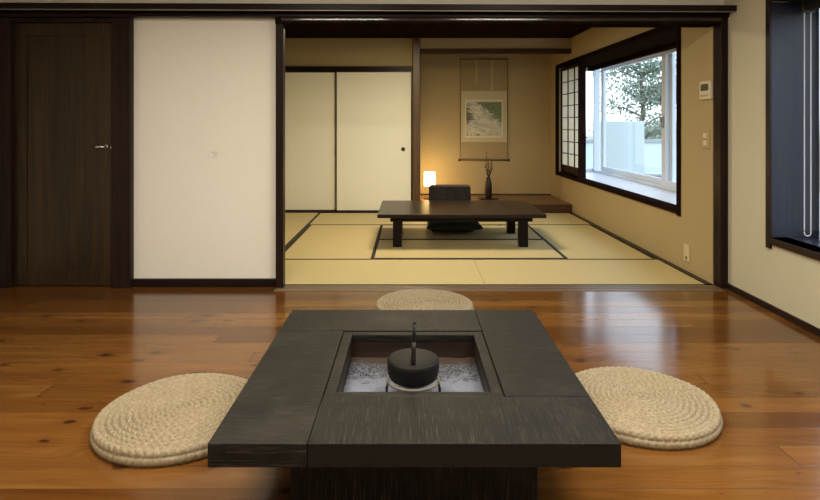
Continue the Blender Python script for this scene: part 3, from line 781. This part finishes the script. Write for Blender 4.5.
# ------------------------------------------------------------------ woven straw cushions
def straw_cushion():
    bm = B(); R, Hh = .325, .043
    rows = 15; sub = 8; NA = 480
    prof = []
    nr = rows * sub
    rings = []
    side_rows = 3
    # radial parameter s: 0..R on top, then round the side
    total = R - .022 + .022 * PI
    ns = nr + side_rows * sub
    for k in range(ns + 1):
        s = total * k / ns
        if s <= R - .022:
            r, z, nx_, nz_ = s, Hh - .006 * (s / R) ** 2, 0., 1.
        else:
            a = (s - (R - .022)) / .022
            r, z = R - .022 + .022 * math.sin(a), Hh - .023 + .023 * math.cos(a)
            nx_, nz_ = math.sin(a), math.cos(a)
        w = s / .0235
        row = int(w); fr = w - row
        ridge = math.sqrt(max(0., 1 - (2 * fr - 1) ** 2))
        cnt = max(6, round(2 * PI * max(r, .02) / .030))
        ring = []
        for i in range(NA):
            th = 2 * PI * i / NA
            ph = th * cnt + row * PI + (fr - .5) * 2.2
            st = abs(math.cos(ph / 2)) ** .6
            amp = (.016 - .007 * nx_) * ridge * (.55 + .45 * st)
            amp += .0006 * noise.noise(Vector((r * math.cos(th) * 60, r * math.sin(th) * 60, z * 60)))
            wob = 1 + .012 * noise.noise(Vector((math.cos(th) * 1.5, math.sin(th) * 1.5, 2)))
            dome = .006 * noise.noise(Vector((r * math.cos(th) * 5, r * math.sin(th) * 5, 8)))
            rr_ = (r + amp * nx_) * wob
            ring.append(bm.verts.new((rr_ * math.cos(th), rr_ * math.sin(th), max(.0, z + amp * nz_ + dome * max(nz_, 0)))) if k else None)
        if k == 0:
            rings.append([bm.verts.new((0, 0, Hh))])
        else: rings.append(ring)
    for A_, B_ in zip(rings, rings[1:]):
        for i in range(NA):
            j = (i + 1) % NA
            if len(A_) == 1: bm.faces.new((A_[0], B_[i], B_[j]))
            else: bm.faces.new((A_[i], B_[i], B_[j], A_[j]))
    bm.faces.new(rings[-1][::-1])
    bmesh.ops.recalc_face_normals(bm, faces=bm.faces[:])
    o = obj('straw_cushion', bm, M['straw'], smooth=True)
    return o
sc0 = straw_cushion()
tag(sc0, 'round woven straw cushion on the floor left of the black table', 'cushion', 'woven straw cushions'); sc0.location = (-.985, 2.49, 0); sc0.scale = (1.055, 1.055, 1.2)
c2 = sc0.copy(); C.objects.link(c2); c2.location = (1.027, 2.59, 0); c2.rotation_euler = (0, 0, 2.1); c2.scale = (1.01, 1.01, 1.15); c2['label'] = 'round woven straw cushion on the floor right of the black table'
c3 = sc0.copy(); C.objects.link(c3); c3.location = (.098, 3.97, 0); c3.scale = (1.02, 1.02, 1.1); c3.rotation_euler = (0, 0, 4.0); c3['label'] = 'round woven straw cushion behind the black table, nearest the tatami'

# ------------------------------------------------------------------ outside the bay window
struct('floor_balcony', box(B(), 3.2, 7.5, 5.2, 16, -.12, .02), M['balcony_floor'], 'pale balcony floor outside the bay window', 'floor')
o = obj('balcony_partition', box(B(), 3.36, 4.10, 10.05, 10.17, .02, 1.335, .01), M['balcony'])
tag(o, 'white balcony partition seen through the bay window', 'partition')
o = thing('balcony_parapet', 'low pale parapet behind the white balcony partition', 'parapet', (5.7, 13.5, .02))
obj('wall', box(B(), -1.9, 1.8, 0, .15, 0, .82), M['balcony'], o); obj('coping', box(B(), -1.95, 1.85, -.03, .18, .82, .90, .008), M['grille'], o)
lv = thing('louvre_unit', 'small grey louvred unit beside the white balcony partition', 'louvre unit', (4.32, 10.0, .02))
bm = B(); box(bm, -.2, .2, .03, .30, 0, .40, .006)
obj('casing', bm, M['balcony_floor'], lv)
bm = B()
for i in range(8): x = -.18 + i * .05; box(bm, x, x + .025, .0, .032, .03, .37)
obj('louvre', bm, M['grille'], lv)
tr = thing('tree', 'leafy green tree beyond the balcony outside the bay window', 'tree', (6.6, 16.5, -3.0))
bm = B(); rnd = random.Random(3)
tube(bm, [(0, 0, 0), (.05, 0, 2.2), (-.1, .1, 3.6), (.1, 0, 4.6), (.0, 0, 6.0)], [.16, .13, .10, .07, .03], 10)
tips = []
for k in range(26):
    z = rnd.uniform(2.9, 6.1); a = rnd.uniform(0, 2 * PI); L = rnd.uniform(.7, 1.75) * (1 - .35 * (z - 2.9) / 3.2)
    p0 = Vector((0, 0, z)); p1 = p0 + Vector((math.cos(a) * L * .5, math.sin(a) * L * .5, .22)); p2 = p0 + Vector((math.cos(a) * L, math.sin(a) * L, rnd.uniform(.1, .45)))
    tube(bm, [p0, p1, p2], [.035, .022, .008], 6); tips += [p1, p2, (p1 + p2) / 2, (p0 + p1) / 2]
obj('trunk', bm, M['bark'], tr)
bm = B()
for c in tips:
    for _ in range(64):
        d = Vector((rnd.gauss(0, .2), rnd.gauss(0, .2), rnd.gauss(0, .15)))
        n = Vector((rnd.uniform(-1, 1), rnd.uniform(-1, 1), rnd.uniform(-.3, 1))).normalized(); t_ = n.orthogonal().normalized(); b_ = n.cross(t_)
        ang = rnd.uniform(0, 2 * PI); u = t_ * math.cos(ang) + b_ * math.sin(ang); v = n.cross(u)
        l, w_ = rnd.uniform(.045, .085), rnd.uniform(.016, .03); p = c + d
        bm.faces.new([bm.verts.new(p - u * l), bm.verts.new(p + v * w_ + n * .006), bm.verts.new(p + u * l), bm.verts.new(p - v * w_ + n * .006)])
obj('foliage', bm, M['leaf'], tr)

# ------------------------------------------------------------------ light
wd = bpy.data.worlds.new('World'); S.world = wd; wd.use_nodes = True
nt = wd.node_tree; bg = nt.nodes['Background']
tc = nt.nodes.new('ShaderNodeTexCoord'); sx = nt.nodes.new('ShaderNodeSeparateXYZ'); rp = nt.nodes.new('ShaderNodeValToRGB')
nt.links.new(tc.outputs['Generated'], sx.inputs[0]); rp.color_ramp.elements[0].color = (.16, .17, .16, 1); rp.color_ramp.elements[0].position = .485
e = rp.color_ramp.elements.new(.51); e.color = (.84, .92, 1, 1)
rp.color_ramp.elements[2].color = (.62, .80, 1, 1)
mp = nt.nodes.new('ShaderNodeMath'); mp.operation = 'MULTIPLY_ADD'; mp.inputs[1].default_value = .5; mp.inputs[2].default_value = .5
nt.links.new(sx.outputs[2], mp.inputs[0]); nt.links.new(mp.outputs[0], rp.inputs[0]); nt.links.new(rp.outputs[0], bg.inputs[0]); bg.inputs[1].default_value = 3.2

def area(name, loc, rot, sx_, sy_, power, col, spread=PI, portal=False):
    l = bpy.data.lights.new(name, 'AREA'); l.shape = 'RECTANGLE'; l.size = sx_; l.size_y = sy_; l.energy = power; l.color = col; l.spread = spread
    if portal: l.cycles.is_portal = True
    o = bpy.data.objects.new(name, l); C.objects.link(o); o.location = loc; o.rotation_euler = rot
    return o
WARM = (1, .91, .73)
for x in (-.78, 1.02): area('ceiling_lamp', (x, 2.2, CH - .02), (0, 0, 0), .98, .22, 54, WARM)
for x in (-1.0, 1.31): area('ceiling_lamp', (x, .2, CH - .02), (0, 0, 0), 1.2, .22, 52, WARM)
area('tatami_ceiling_lamp', (.1, 6.3, TC - .05), (0, 0, 0), .7, .7, 68, (1, .85, .57))
p = rw(BD + .16, (oy0 + oy1) / 2, (oz0 + oz1) / 2)
area('bay_portal', p, (0, PI / 2, RT), oz1 - oz0, oy1 - oy0, 1, (1, 1, 1), portal=True)
area('side_portal', (2.485 + .42, (wy0 + wy1) / 2, (wz0 + wz1) / 2), (0, PI / 2, 0), wz1 - wz0, wy1 - wy0, 1, (1, 1, 1), portal=True)

S.view_settings.view_transform = 'Standard'; S.view_settings.look = 'None'; S.view_settings.gamma = 1; S.view_settings.use_curve_mapping = False
S.view_settings.exposure = 0
S.cycles.max_bounces = 10; S.cycles.diffuse_bounces = 5; S.cycles.transparent_max_bounces = 12
S.cycles.use_denoising = True; S.cycles.sample_clamp_indirect = 6
S.cycles.caustics_reflective = False; S.cycles.caustics_refractive = False
